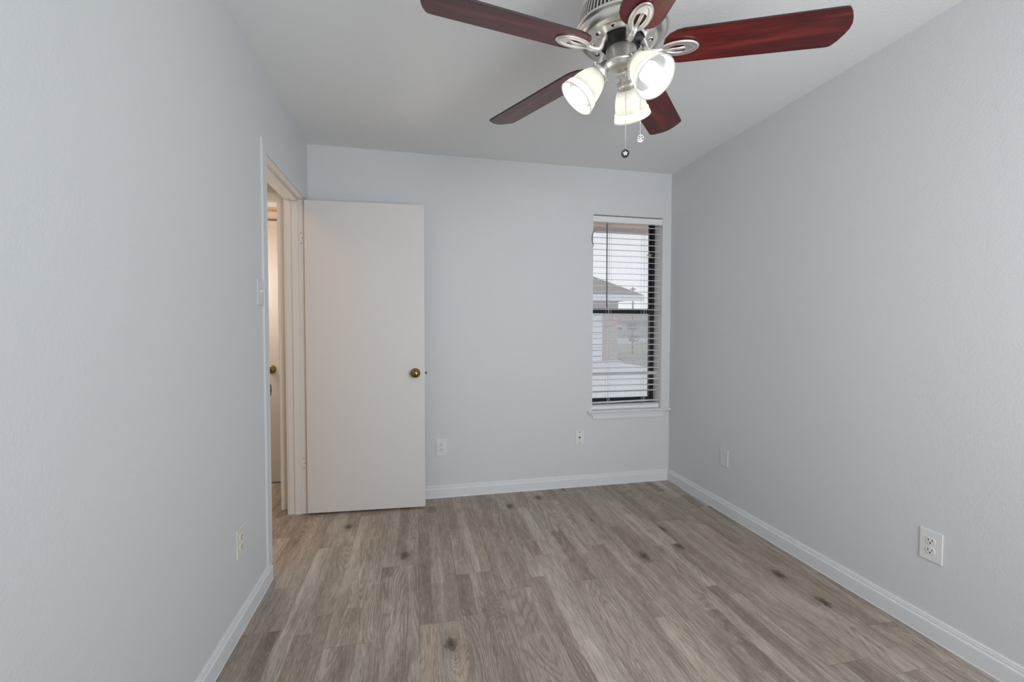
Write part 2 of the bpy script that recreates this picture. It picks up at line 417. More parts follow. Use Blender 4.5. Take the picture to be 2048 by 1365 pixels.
b = new()
box(b, XH, XL, YF-0.15, DY0-J, 0, H); box(b, XH, XL, DY1+J, YB, 0, H); box(b, XH, XL, DY0-J, DY1+J, DZ+J, H)
struct('wall_left', b, WALL, 'pale blue-grey left wall holding the open doorway', 'wall')
b = new(); box(b, XR, XR+0.11, YF-0.15, YO, 0, H)
struct('wall_right', b, WALL, 'pale blue-grey right wall beside the window corner', 'wall')
b = new()
box(b, XH, WX0, YB, YO, 0, H); box(b, WX1, XR, YB, YO, 0, H)
box(b, WX0, WX1, YB, YO, 0, WZ0-0.02); box(b, WX0, WX1, YB, YO, WZ1, H)
struct('wall_back', b, WALL, 'pale blue-grey far wall with the narrow window and the open door', 'wall')
b = new()
FX0, FX1, FZ0, FZ1 = -0.35, 1.64, 0.62, 2.18  # unseen opening, added to let the front fill light in
box(b, XH, FX0, YF-0.15, YF, 0, H); box(b, FX1, XR, YF-0.15, YF, 0, H)
box(b, FX0, FX1, YF-0.15, YF, 0, FZ0); box(b, FX0, FX1, YF-0.15, YF, FZ1, H)
struct('wall_front', b, WALL, 'wall behind the camera with a wide opening added for the fill light', 'wall')

# hall beyond the doorway
b = new(); box(b, HXL-0.1, HXL, YF-0.15, FAR+0.1, 0, H)
struct('wall_hall_left', b, HALL, 'cream far side wall of the hall', 'wall')
OX0, OX1, OZ = -1.70, -0.889, 2.045
b = new()
box(b, OX1+J, XH, HEND, HEND+0.115, 0, H); box(b, HXL, OX0-J, HEND, HEND+0.115, 0, H); box(b, OX0-J, OX1+J, HEND, HEND+0.115, OZ+J, H)
struct('wall_hall_end', b, HALL, 'cream end wall of the hall with its own doorway', 'wall')
b = new(); box(b, HXL, XL, FAR, FAR+0.1, 0, H)
struct('wall_hall_far', b, HALL, 'cream wall behind the closed hall door', 'wall')
b = new(); box(b, XH, XL, YO, FAR, 0, H)
struct('wall_hall_side', b, HALL, 'cream side wall of the small space past the hall', 'wall')
b = new(); box(b, HXL-0.1, XH, YF-0.15, YF-0.05, 0, H)
struct('wall_hall_front', b, HALL, 'cream near end wall of the hall', 'wall')

# ------------------------------------------------------------ baseboards
PROF = [(0, 0), (0.0145, 0), (0.0145, 0.003), (0.013, 0.006), (0.013, 0.062), (0.0115, 0.0665), (0.0085, 0.0685), (0.0085, 0.0775),
        (0.0068, 0.0795), (0.0068, 0.084), (0.0045, 0.0885), (0.0, 0.0885)]
def base_left(y0, y1, side=1, x=XL):
    b = new(); prism(b, [(x + side*p, z) for p, z in PROF], 1, y0, y1); return b
# prism on axis 1 takes (x,z) points
def base_back(x0, x1, y=YB):
    b = new(); prism(b, [(y - p, z) for p, z in PROF], 0, x0, x1); return b
struct('baseboard_left', base_left(YF, DY0-0.012), TRIM, 'white moulded baseboard along the left wall up to the doorway', 'baseboard')
struct('baseboard_right', base_left(YF, YB, -1, XR), TRIM, 'white moulded baseboard along the right wall', 'baseboard')
struct('baseboard_back', base_back(XL+0.062, XR-0.0146), TRIM, 'white moulded baseboard under the window along the far wall', 'baseboard')
b = base_back(HXL, XL-0.002, FAR); struct('baseboard_hall', b, TRIM, 'white baseboard at the foot of the wall past the hall', 'baseboard')

# ------------------------------------------------------------ door frame (jambs, stops, casing)
b = new()
box(b, XH-0.002, XL+0.002, DY0-J, DY0, 0, DZ+J); box(b, XH-0.002, XL+0.002, DY1, DY1+J, 0, DZ+J); box(b, XH-0.002, XL+0.002, DY0, DY1, DZ, DZ+J)
# stops
sx0, sx1 = XL-0.077, XL-0.040
box(b, sx0, sx1, DY0, DY0+0.011, 0, DZ-0.011); box(b, sx0, sx1, DY1-0.011, DY1, 0, DZ-0.011); box(b, sx0, sx1, DY0, DY1, DZ-0.011, DZ)
fr = struct('trim_1', b, JAMB, 'cream door jamb and stop lining the open doorway', 'door frame', bevel=0.0015)
for z in (1.80, 0.335):
    b = new(); box(b, XL-0.034, XL-0.001, DY1-0.0022, DY1+0.0005, z-0.045, z+0.045)
    hg = obj('hinge_leaf', b, JAMB, fr, bevel=0.0008)
    b = new()
    for dz in (-0.033, 0.0, 0.033):
        lathe(b, [(0.0, 0.0006), (0.003, 0.0004), (0.0035, -0.001)], 12, Matrix.Translation((XL-0.022 + (0.007 if dz == 0 else 0), DY1-0.0022, z+dz)) @ Matrix.Rotation(R(90), 4, 'X'))
    obj('screw', b, DARK, hg)
# strike plate with a curved lip on the near jamb
b = new()
box(b, XL-0.045, XL-0.004, DY0-0.0005, DY0+0.0016, 0.89, 0.95)
ov = [(DY0 + 0.0005 + max(0.0, 0.024*math.cos(R(-90+180*i/16))), 0.92 + 0.031*math.sin(R(-90+180*i/16))) for i in range(17)]
prism(b, ov, 0, XL+0.003, XL+0.0075)
box(b, XL-0.006, XL+0.004, DY0-0.0005, DY0+0.002, 0.895, 0.945)
obj('strike_plate', b, BLACKM, fr, label='black strike plate with rounded lip')
# casing on the room side (flat with a small inner bead)
def casing_profile(): return [(0, 0), (0.0085, 0.0), (0.0095, 0.0015), (0.0095, 0.010), (0.0085, 0.012), (0.0085, 0.0545), (0.007, 0.0565), (0, 0.057)]
b = new()
g = 0.005
prism(b, [(XL + t, DY0 - g - o) for t, o in casing_profile()], 2, 0.089, DZ+g)
prism(b, [(XL + t, DZ + g + o) for t, o in casing_profile()], 1, DY0-g-0.057, DY1+g+0.057)
prism(b, [(XL + t, DY1 + g + o) for t, o in casing_profile()], 2, 0.0, DZ+g)
struct('trim_2', b, WALL, 'white casing around the doorway on the bedroom side', 'door casing')
# hall side casing of this doorway and frame of the hall end doorway
b = new()
box(b, XH-0.012, XH, DY1+g, DY1+g+0.057, 0, DZ+g); box(b, XH-0.012, XH, DY0-g-0.057, DY0-g, 0, DZ+g); box(b, XH-0.012, XH, DY0-g-0.057, DY1+g+0.057, DZ+g, DZ+0.062)
struct('trim_3', b, JAMB, 'cream casing around the doorway on the hall side', 'door casing', bevel=0.002)
b = new()
box(b, OX1, OX1+J, HEND-0.002, HEND+0.117, 0, OZ+J); box(b, OX0-J, OX0, HEND-0.002, HEND+0.117, 0, OZ+J); box(b, OX0, OX1, HEND-0.002, HEND+0.117, OZ, OZ+J)
box(b, OX1+0.005, OX1+0.062, HEND-0.014, HEND, 0, OZ+0.005); box(b, OX0-0.062, OX0-0.005, HEND-0.014, HEND, 0, OZ+0.005)
box(b, OX0-0.062, OX1+0.062, HEND-0.014, HEND, OZ+0.005, OZ+0.062)
struct('trim_4', b, JAMB, 'cream frame of the second doorway at the end of the hall', 'door frame', bevel=0.002)

# ------------------------------------------------------------ doors
KNOB = [(0.0, 0.062), (0.012, 0.0615), (0.021, 0.058), (0.0262, 0.051), (0.0275, 0.044), (0.0255, 0.036), (0.0205, 0.030), (0.013, 0.026),
        (0.0115, 0.018), (0.014, 0.012), (0.024, 0.009), (0.030, 0.006), (0.0325, 0.002), (0.0325, 0.0)]
def knob(parent, mat, mt=BRASS):
    b = new(); lathe(b, KNOB, 40, mat); b2 = obj('door_knob', b, mt, parent, label='round antique brass knob')
    return b2
DT = 0.035; DW = 0.752; DH = 2.025
dr = empty('door_1', (XL+0.006, DY1-0.001, 0.013), 'cream flush slab door standing open against the far wall', 'door', kind='structure', rot=(0, 0, R(-3.2)))
b = new(); box(b, 0.0, DW, -DT, 0.0, 0.0, DH)
leaf = obj('door_leaf', b, CREAM, dr, bevel=0.0015)
# scuff marks
kb = knob(dr, Matrix.Translation((DW-0.062, -DT, 0.907)) @ Matrix.Rotation(R(90), 4, 'X'))
b = new(); lathe(b, [(0.0, 0.0012), (0.005, 0.001), (0.0065, -0.002)], 20, Matrix.Translation((DW-0.062, -DT-0.0618, 0.907)) @ Matrix.Rotation(R(90), 4, 'X'))
obj('lock_button', b, BLACKM, kb)
knob(dr, Matrix.Translation((DW-0.062, 0.0, 0.907)) @ Matrix.Rotation(R(-90), 4, 'X'))
b = new(); box(b, DW-0.0005, DW+0.0018, -DT/2-0.0127, -DT/2+0.0127, 0.878, 0.936); obj('latch_plate', b, NICKEL, dr, bevel=0.0008)
b = new(); prism(b, [(DW, -DT/2-0.006), (DW+0.013, -DT/2-0.006), (DW+0.008, -DT/2+0.006), (DW, -DT/2+0.006)], 2, 0.900, 0.914); obj('latch_bolt', b, BLACKM, dr, bevel=0.0006)
for z in (1.80, 0.335):
    b = new(); lathe(b, [(0, 0.045), (0.0055, 0.044), (0.0055, -0.044), (0, -0.045)], 16, Matrix.Translation((-0.004, 0.004, z-0.013)))
    box(b, -0.0015, 0.0005, -DT+0.004, 0.004, z-0.013-0.044, z-0.013+0.044)
    obj('hinge', b, JAMB, dr)
b = new()   # faint scuffs on the slab
def arcpts(cx, cz, r, a0, a1, n=8): return [(cx + r*math.cos(R(a0+(a1-a0)*i/n)), -DT-0.0001, cz + r*math.sin(R(a0+(a1-a0)*i/n))) for i in range(n+1)]
tube(b, arcpts(0.215, 1.463, 0.008, 20, 170), 0.0004, 6)
obj('scuff_mark', b, paint('scuff_grey', (0.55, 0.53, 0.51), 0.7), dr)
b = new(); tube(b, [(0.535, -DT-0.0001, 0.143), (0.555, -DT-0.0001, 0.152), (0.585, -DT-0.0001, 0.172)], 0.0004, 6)
obj('scuff_mark', b, paint('scuff_beige', (0.58, 0.55, 0.51), 0.7), dr)

# closed door seen past the hall
d2 = empty('door_2', (-1.801, FAR-0.004, 0.012), 'cream closed door glimpsed at the end of the hall', 'door', kind='structure')
b = new(); box(b, 0.0, 0.762, -0.03, 0.0, 0.0, 2.035)
obj('door_leaf', b, CREAM, d2, bevel=0.0015)
knob(d2, Matrix.Translation((0.762-0.058, -0.03, 0.885)) @ Matrix.Rotation(R(90), 4, 'X'))
b = new(); box(b, -0.06, -0.003, -0.012, 0.004, -0.012, 2.11); box(b, 0.765, 0.822, -0.012, 0.004, -0.012, 2.11); box(b, -0.003, 0.765, -0.012, 0.004, 2.05, 2.11)
obj('door_casing', b, JAMB, d2, bevel=0.002)

# ------------------------------------------------------------ window
win = empty('window_1', ((WX0+WX1)/2, YB+0.14, WZ0), 'narrow black-framed single-hung window in the far wall', 'window', kind='structure')
def W(name, b, m, parent=win, **k):
    for v in b.verts: v.co -= Vector(win.location) if parent is win else Vector(win.location)
    return obj(name, b, m, parent, **k)
F0, F1 = YB+0.118, YB+0.163
b = new(); e = 0.022
box(b, WX0, WX0+e, F0, F1, WZ0, WZ1); box(b, WX1-e, WX1, F0, F1, WZ0, WZ1); box(b, WX0+e, WX1-e, F0, F1, WZ1-0.012, WZ1); box(b, WX0+e, WX1-e, F0, F1, WZ0, WZ0+0.030)
wf = W('window_frame', b, BLACKAL, bevel=0.001)
def sash(y0, y1, z0, z1, rail_b, rail_t, st=0.020):
    b = new(); xa, xb = WX0+e-0.004, WX1-e+0.004
    box(b, xa, xa+st, y0, y1, z0, z1); box(b, xb-st, xb, y0, y1, z0, z1); box(b, xa+st, xb-st, y0, y1, z0, z0+rail_b); box(b, xa+st, xb-st, y0, y1, z1-rail_t, z1)
    s = W('window_sash', b, BLACKAL, bevel=0.001)
    b = new(); ym = (y0+y1)/2; box(b, xa+st-0.004, xb-st+0.004, ym-0.0015, ym+0.0015, z0+rail_b-0.004, z1-rail_t+0.004)
    W('window_pane', b, GLASS, parent=s)
    return s
sash(F0+0.003, F0+0.020, WZ0+0.028, 1.380, 0.046, 0.040)
sash(F0+0.023, F0+0.040, 1.340, WZ1-0.012, 0.030, 0.010)
b = new(); box(b, WX0+e, WX1-e, F1-0.006, F1-0.0052, WZ0+0.02, WZ1-e)
W('insect_screen', b, SCREEN)
b = new(); box(b, WX0+e-0.01, WX0+e+0.004, F1-0.009, F1+0.002, WZ0+0.02, WZ1-e); box(b, WX1-e-0.010, WX1-e-0.003, F1-0.009, F1+0.002, WZ0+0.02, WZ1-e)
W('screen_frame', b, plain('grey_screen_frame', (0.30, 0.29, 0.28), 0.5))
b = new(); box(b, 1.855, 1.868, F0-0.012, F0+0.004, 1.372, 1.386); W('sash_lock', b, BLACKAL, bevel=0.001)
RETURN = paint('cream_window_return', (0.86, 0.80, 0.76), 0.45, peel=0.0006, scale=110, var=0.02)
b = new()
box(b, WX1-0.0015, WX1, YB+0.0005, F0, WZ0, WZ1); box(b, WX0, WX0+0.0015, YB+0.0005, F0, WZ0, WZ1); box(b, WX0+0.0015, WX1-0.0015, YB+0.0005, F0, WZ1-0.0015, WZ1)
W('window_return', b, RETURN)
# sill board with horns and the apron beneath
b = new()
st = [(YB-0.030, WZ0-0.013), (YB-0.033, WZ0-0.006), (YB-0.030, WZ0), (YB, WZ0), (YB, WZ0-0.020), (YB-0.026, WZ0-0.020)]
prism(b, st, 0, 1.287, XR-0.002)
box(b, WX0, WX1, YB, F0, WZ0-0.020, WZ0)
sill = W('window_sill', b, TRIM, bevel=0.0015)
b = new()
ap = [(1.300, WZ0-0.020), (1.955, WZ0-0.020), (1.928, WZ0-0.068), (1.327, WZ0-0.068)]
def pr(b, pts, y0, y1): prism(b, pts, 1, y0, y1)
pr(b, [(1.316, WZ0-0.020), (1.944, WZ0-0.020), (1.924, WZ0-0.066), (1.336, WZ0-0.066)], YB-0.012, YB)
pr(b, [(1.308, WZ0-0.020), (1.952, WZ0-0.020), (1.943, WZ0-0.034), (1.317, WZ0-0.034)], YB-0.018, YB-0.010)
W('window_apron', b, TRIM, bevel=0.001)

# ------------------------------------------------------------ window blind
BX0, BX1 = WX0+0.006, WX1-0.006
BY = YB+0.047
bl = empty('window_blind', ((WX0+WX1)/2, BY, WZ0+0.002), 'white horizontal slat blind lowered over the window', 'blind')
def K(name, b, m, parent=bl, **k):
    for v in b.verts: v.co -= Vector(bl.location)
    return obj(name, b, m, parent, **k)
b = new(); box(b, WX0+0.004, WX1-0.004, YB+0.018, YB+0.070, WZ1-0.047, WZ1-0.008)
K('headrail', b, SLATM, bevel=0.001)
b = new(); prism(b, [(YB+0.004, WZ1-0.050), (YB+0.010, WZ1-0.056), (YB+0.014, WZ1-0.050), (YB+0.014, WZ1-0.012), (YB+0.010, WZ1-0.0075), (YB+0.004, WZ1-0.012)], 0, WX0+0.002, WX1-0.002)
K('valance', b, SLATM)
def slat_bm(z, tilt=4.0, roll_=0.0, dx=0.0):
    """curved slat, tilt > 0 lifts the outer edge"""
    b = new(); n = 8; Wd = 0.050; th = 0.0024
    top, bot = [], []
    for i in range(n+1):
        s = -0.5 + i/n; c = 0.0022*(1-(2*s)**2)
        for lst, dz in ((top, th/2), (bot, -th/2)):
            yy = s*Wd; zz = c + dz
            a = R(tilt)
            lst.append((BY + yy*math.cos(a) - zz*math.sin(a), z + yy*math.sin(a) + zz*math.cos(a)))
    A = prism(b, top + bot[::-1], 0, BX0+dx, BX1+dx)
    if roll_:
        for v in b.verts: v.co.z += (v.co.x-(BX0+BX1)/2)*roll_
    return b
zs = []
z = 2.017; pitch_s = 0.0462
k = 0
rnd = random.Random(3)
while z > 0.70:
    zs.append(z); z -= pitch_s
for i, z in enumerate(zs):
    tilt = 1.5 + 8.0*(z-0.7)/1.3 + rnd.uniform(-0.8, 0.8)
    if abs(z-0.862) < 0.024: tilt = -34.0; z = 0.862
    if i == len(zs)-1: tilt = -20.0
    K('slat', slat_bm(z, tilt, rnd.uniform(-0.002, 0.002)), SLATM)
# last slats lying on the bottom rail, sagging
K('slat', slat_bm(0.640, 2.0, 0.012), SLATM)
for i in range(2): K('slat', slat_bm(0.6165+0.0046*i, 1.0, 0.002*i), SLATM)
b = new(); prism(b, [(BY-0.025, WZ0+0.006), (BY-0.022, WZ0+0.001), (BY+0.022, WZ0+0.001), (BY+0.025, WZ0+0.006), (BY+0.023, WZ0+0.028), (BY-0.023, WZ0+0.028)], 0, BX0, BX1)
K('bottom_rail', b, SLATM)
for lx in (1.470, 1.772):
    b = new()
    for dy in (-0.0265, 0.0265):
        pts = [(lx, BY+dy, WZ1-0.045), (lx, BY+dy, 1.2), (lx, BY+dy, 0.69), (lx+0.013, BY+dy*1.02, 0.655), (lx+0.010, BY+dy, 0.62)]
        tube(b, pts, 0.0009, 6)
    for z in zs: tube(b, [(lx, BY-0.0265, z-0.003), (lx, BY+0.0265, z+0.001)], 0.0005, 4)
    K('ladder_cord', b, CORD)
    b = new(); tube(b, [(lx+0.016, BY-0.028, WZ1-0.05), (lx+0.016, BY-0.028, 1.3), (lx+0.017, BY-0.028, 0.70), (lx-0.008, BY-0.029, 0.64), (lx-0.014, BY-0.028, 0.615)], 0.0009, 6)
    tube(b, [(lx+0.008, BY, WZ1-0.05), (lx+0.008, BY, 0.62)], 0.0008, 6)
    K('lift_cord', b, CORD)
b = new(); wx = 1.446
tube(b, [(wx, BY-0.036, 2.030), (wx, BY-0.037, 1.7), (wx+0.002, BY-0.037, 1.380)], 0.0045, 8)
tube(b, [(wx, BY-0.036, 2.030), (wx, BY-0.030, 2.045), (wx, BY-0.026, 2.043)], 0.0018, 6)
K('tilt_wand', b, WANDM, label='thin grey twist wand')
b = new(); box(b, 1.838, 1.846, BY-0.03, BY+0.01, 2.033, 2.047); K('cord_lock', b, BLACKM)

b = new(); tube(b, [(WX0+0.004, YB-0.0028, 1.962), (WX0-0.004, YB-0.0040, 1.945), (WX0-0.0095, YB-0.0045, 1.915), (WX0-0.0085, YB-0.004, 1.880), (WX0+0.002, YB-0.0028, 1.858), (WX0+0.006, YB+0.01, 1.850)], 0.0022, 8)
tube(b, [(WX0+0.004, YB-0.0028, 1.962), (WX0+0.006, YB+0.012, 1.968)], 0.0022, 8)
obj('wire', b, BLACKM, label='thin dark wire bowing out at the upper left edge of the window', cat='wire')

# tan star ornament on the right window jamb
b = new(); sc_pts = []
for i in range(10):
    a = R(90 + 36*i + 8); r_ = (0.030 if i % 2 == 0 else 0.011)*(1.0 + 0.12*math.sin(i*2.3))
    sc_pts.append((r_*math.cos(a), r_*math.sin(a)))
so = Vector((1.866, F0-0.0075, 1.812))
A = [b.verts.new((so.x+p[0], so.y+0.0055, so.z+p[1])) for p in sc_pts]; B_ = [b.verts.new((so.x+p[0], so.y+0.002, so.z+p[1])) for p in sc_pts]
c0 = b.verts.new((so.x, so.y-0.004, so.z)); b.faces.new(A)
for i in range(10):
    b.faces.new([A[i], A[(i+1) % 10], B_[(i+1) % 10], B_[i]]); b.faces.new([B_[i], B_[(i+1) % 10], c0])
obj('star_ornament', b, STARM, label='small tan five-pointed star stuck on the black window frame', cat='ornament')

# ------------------------------------------------------------ wall plates
# each is built in a local frame: x = along the wall, z = up, -y = out of the wall
def plate_bm(w_=0.076, h_=0.120):
    b = new(); box(b, -w_/2, w_/2, -0.0055, 0.0, -h_/2, h_/2); return b
def screw_bm(x, z, d=0.0058, r_=0.0033):
    b = new(); lathe(b, [(0, 0.0012), (r_*0.8, 0.0009), (r_, -0.0004)], 16, Matrix.Translation((x, -d, z)) @ Matrix.Rotation(R(90), 4, 'X')); return b
def receptacle(parent, zc, flip, mat):
    b = new(); n = 28; pts = []
    for i in range(n):
        a = 2*PI*i/n; pts.append((0.0172*math.cos(a), zc + max(-0.0142, min(0.0142, 0.0172*math.sin(a)))))
    pr(b, pts, -0.0078, -0.004)
    rc_ = obj('receptacle', b, mat, parent, bevel=0.0006)
    s = -1 if flip else 1
    b = new()
    box(b, -0.0082, -0.0058, -0.0083, -0.0070, zc+s*0.0035-0.0044, zc+s*0.0035+0.0044)
    box(b, 0.0054, 0.0078, -0.0083, -0.0070, zc+s*0.0035-0.0036, zc+s*0.0035+0.0036)
    lathe(b, [(0, 0.0006), (0.0029, 0.0004), (0.0029, -0.001)], 14, Matrix.Translation((0, -0.0078, zc-s*0.0072)) @ Matrix.Rotation(R(90), 4, 'X'))
    obj('socket_slots', b, DARK, rc_)
def outlet(loc, rz, label, flip=False, mat=PLATE, w_=0.076, h_=0.120):
    o = empty('wall_outlet', loc, label, 'outlet', 'duplex outlets low on the walls', rot=(0, 0, rz))
    obj('cover_plate', plate_bm(w_, h_), mat, o, bevel=0.0022, seg=3)
    receptacle(o, 0.0195, flip, mat); receptacle(o, -0.0195, flip, mat)
    obj('screw', screw_bm(0, 0), IVORY, o)
    return o
# facing: far wall faces -y (rz 0); right wall faces -x (rz -90); left wall faces +x (rz +90)
outlet((0.175, YB, 0.364), 0, 'white duplex outlet low on the far wall beside the open door', True)
outlet((XR, 1.337, 0.366), R(-90), 'white duplex outlet low on the right wall nearest the camera', False, w_=0.080, h_=0.122)
outlet((XL, 1.955, 0.361), R(90), 'off-white duplex outlet low on the left wall before the doorway', False, IVORY, 0.080, 0.118)
o = empty('cable_jack', (1.226, YB, 0.382), 'white coaxial cable wall plate below the left end of the window sill', 'wall plate')
obj('cover_plate', plate_bm(0.070, 0.114), PLATE, o, bevel=0.0022, seg=3)
for dz in (0.042, -0.042): obj('screw', screw_bm(0, dz, r_=0.0036), DARK, o)
b = new(); lathe(b, [(0, 0.010), (0.0022, 0.010), (0.0022, 0.008), (0.0046, 0.008), (0.0046, 0.001), (0.0065, 0.001), (0.0065, -0.001)], 18, Matrix.Translation((0, -0.0055, 0)) @ Matrix.Rotation(R(90), 4, 'X')); obj('coax_connector', b, BLACKM, o)
o = empty('blank_wall_plate', (XR, 2.541, 0.369), 'plain white blank wall plate on the right wall near the window corner', 'wall plate', rot=(0, 0, R(-90)))
obj('cover_plate', plate_bm(0.073, 0.112), WALL, o, bevel=0.0022, seg=3)
for dz in (0.042, -0.042): obj('screw', screw_bm(0, dz), PLATE, o)
o = empty('light_switch', (XL, 2.236, 1.385), 'white toggle light switch on the left wall beside the doorway', 'light switch', rot=(0, 0, R(90)))
obj('cover_plate', plate_bm(0.084, 0.116), WALL, o, bevel=0.0022, seg=3)
for dz in (0.030, -0.030): obj('screw', screw_bm(0, dz), PLATE, o)
b = new(); box(b, -0.0052, 0.0052, -0.0062, -0.005, -0.012, 0.012); prism(b, [(-0.004, -0.003), (-0.017, 0.006), (-0.016, 0.012), (-0.005, 0.009)], 0, -0.0038, 0.0038)
obj('toggle', b, PLATE, o, bevel=0.0006)

# ------------------------------------------------------------ ceiling fan
FX, FY = 0.668, 1.385
fan = empty('ceiling_fan', (FX, FY, H), 'brushed nickel ceiling fan with five cherry wood blades and three lit frosted glass lamps', 'ceiling fan')
def L(z): return z - H     # world height to fan-local
# canopy
b = new(); lathe(b, [(0.0, 0.0), (0.068, 0.0), (0.070, -0.012), (0.062, -0.050), (0.030, -0.062), (0.0, -0.062)], 48); obj('canopy', b, NICKEL, fan)
b = new(); lathe(b, [(0.0, -0.060), (0.016, -0.060), (0.016, -0.085), (0.030, -0.092), (0.030, -0.105), (0.0, -0.105)], 32); obj('downrod', b, NICKEL, fan)
# motor housing
b = new()
lathe(b, [(0.0, L(2.345)), (0.050, L(2.344)), (0.100, L(2.330)), (0.124, L(2.305)), (0.132, L(2.280)), (0.1335, L(2.268)), (0.131, L(2.266)), (0.1460, L(2.206)), (0.1500, L(2.205)), (0.1510, L(2.199)),
          (0.1480, L(2.1955)), (0.1405, L(2.1945)), (0.1400, L(2.190)), (0.1385, L(2.183)), (0.133, L(2.175)), (0.125, L(2.170)), (0.1165, L(2.1685)), (0.1150, L(2.1665)), (0.1130, L(2.1685)),
          (0.103, L(2.168)), (0.086, L(2.169)), (0.078, L(2.167)), (0.0725, L(2.1690)), (0.0715, L(2.182)), (0.0, L(2.182))], 96)
motor = obj('motor_housing', b, NICKEL, fan)
b = new(); lathe(b, [(0.1300, L(2.2655)), (0.1316, L(2.2650)), (0.1464, L(2.2068)), (0.1448, L(2.2062))], 96, closed=True); obj('vent_recess', b, BLACKM, motor)
b = new(); nf = 72
for i in range(nf):
    a = 2*PI*i/nf; m = Matrix.Rotation(a, 4, 'Z')
    vs = box(b, 0.1450, 0.1496, -0.0027, 0.0027, L(2.206), L(2.266))
    for v in vs:
        if v.co.z > L(2.24): v.co.x -= 0.0150
    for v in vs: v.co = m @ v.co
obj('vent_grille', b, NICKEL, motor)
for i in range(10):
    a = R(36*i + 14); m = Matrix.Rotation(a, 4, 'Z') @ Matrix.Translation((0.0945, 0, L(2.1682))) @ Matrix.Rotation(PI, 4, 'X')
    b = new()
    lathe(b, [(0.0076, 0.0), (0.0088, 0.0020), (0.0098, 0.0016), (0.0106, -0.001)], 20, m)
    lathe(b, [(0.0, 0.0009), (0.0078, 0.0009)], 20, m, mi=1)
    m2 = m @ Matrix.Translation((-0.0018, -0.0038, -0.0004))
    lathe(b, [(0.0, 0.0042), (0.0028, 0.0036), (0.0044, 0.0018), (0.0050, 0.0005)], 16, m2)
    obj('vent_hole', b, [NICKEL, BLACKM], motor)
b = new(); lathe(b, [(0.0, L(2.185)), (0.070, L(2.181)), (0.070, L(2.166)), (0.066, L(2.160)), (0.048, L(2.158)), (0.047, L(2.140)), (0.0, L(2.140))], 64); obj('flywheel', b, BLACKM, fan)
# switch housing with its bowl
b = new()
lathe(b, [(0.0, L(2.143)), (0.0480, L(2.143)), (0.0500, L(2.140)), (0.0500, L(2.099)), (0.0515, L(2.097)), (0.0560, L(2.095)), (0.0570, L(2.091)), (0.0555, L(2.087)),
          (0.0530, L(2.0855)), (0.0500, L(2.080)), (0.0430, L(2.0745)), (0.0330, L(2.071)), (0.0150, L(2.069)), (0.010, L(2.066)), (0.0, L(2.065))], 64)
obj('switch_housing', b, NICKEL, fan)

# blades
BZ = 2.134
def blade_mesh():
    b = new()
    half = [(0.132, 0.016), (0.135, 0.034), (0.147, 0.051), (0.168, 0.0625), (0.190, 0.0665), (0.400, 0.0685), (0.604, 0.0705), (0.622, 0.0703), (0.629, 0.0685),
            (0.634, 0.0640), (0.644, 0.050), (0.654, 0.028), (0.6595, 0.010)]
    # root end, then along one long edge to the shallow pointed tip and back along the other
    pts = [(x, -y) for x, y in half] + [(x, y) for x, y in half[::-1]]
    th = 0.0055
    A = [b.verts.new((x, y, -th/2)) for x, y in pts]; B_ = [b.verts.new((x, y, th/2)) for x, y in pts]
    f1 = b.faces.new(A); f2 = b.faces.new(B_[::-1]); f2.material_index = 1
    n = len(pts)
    for i in range(n):
        q = b.faces.new([A[i], B_[i], B_[(i+1) % n], A[(i+1) % n]]); q.material_index = 1
    return b
def bracket_mesh():
    """oval openwork bracket under the blade, with its curved arm to the flywheel"""
    b = new(); cx = 0.181; a_, c_ = 0.0515, 0.0235; z = -0.0050
    ring = [(cx + a_*math.cos(2*PI*i/40), c_*math.sin(2*PI*i/40), z - 0.0015) for i in range(40)]
    tube(b, ring, 0.0092, 12, loop=True, flat=0.55)
    # outer solid crescent
    pts = []
    for i in range(17):
        a = R(-70 + 140*i/16); pts.append((cx + a_*math.cos(a), c_*math.sin(a)))
    for i in range(17):
        a = R(70 - 140*i/16); pts.append((cx - 0.002 + a_*0.42*math.cos(a), c_*0.80*math.sin(a)))
    prism(b, pts, 2, z-0.0042, z+0.002)
    tube(b, [(cx-a_+0.004, 0, z-0.002), (cx, 0, z-0.003), (cx+a_*0.60, 0, z+0.0015)], [0.0072, 0.0060, 0.0062], 10, flat=0.75)
    tube(b, [(0.062, 0, 0.030), (0.071, 0, 0.026), (0.077, 0, 0.014), (0.082, 0, -0.001), (0.091, 0, -0.010), (0.110, 0, -0.011), (0.134, 0, -0.007)], [0.0135, 0.0135, 0.013, 0.0125, 0.011, 0.0095, 0.010], 12, flat=0.80)
    box(b, 0.054, 0.076, -0.013, 0.013, 0.030, 0.040)
    for sy in (-1, 1): sphere(b, (0.064, sy*0.0085, 0.030), 0.0035, 10)
    return b
first = None
for ang, dz in ((-26.0, -0.014), (46.0, -0.006), (118.0, -0.004), (190.0, -0.006), (262.0, -0.006)):
    if first is None:
        bo = obj('fan_blade', blade_mesh(), [CHERRY, BLADETOP], fan, bevel=0.0015)
        ko = obj('blade_bracket', bracket_mesh(), NICKELB, bo)
        first = (bo, ko)
    else:
        bo = first[0].copy(); COL.objects.link(bo); bo.parent = fan
        ko = first[1].copy(); COL.objects.link(ko); ko.parent = bo
    droop = math.atan2(-dz, 0.6)
    bo.matrix_local = Matrix.Translation((0, 0, L(BZ))) @ Matrix.Rotation(R(ang), 4, 'Z') @ Matrix.Rotation(droop, 4, 'Y') @ Matrix.Rotation(R(-12.5), 4, 'X')
    # keep the bracket's arm level with the flywheel: it turns back by the blade pitch
    ko.matrix_local = Matrix.Rotation(R(5.0), 4, 'X')
first[0]['label'] = 'cherry wood blade'

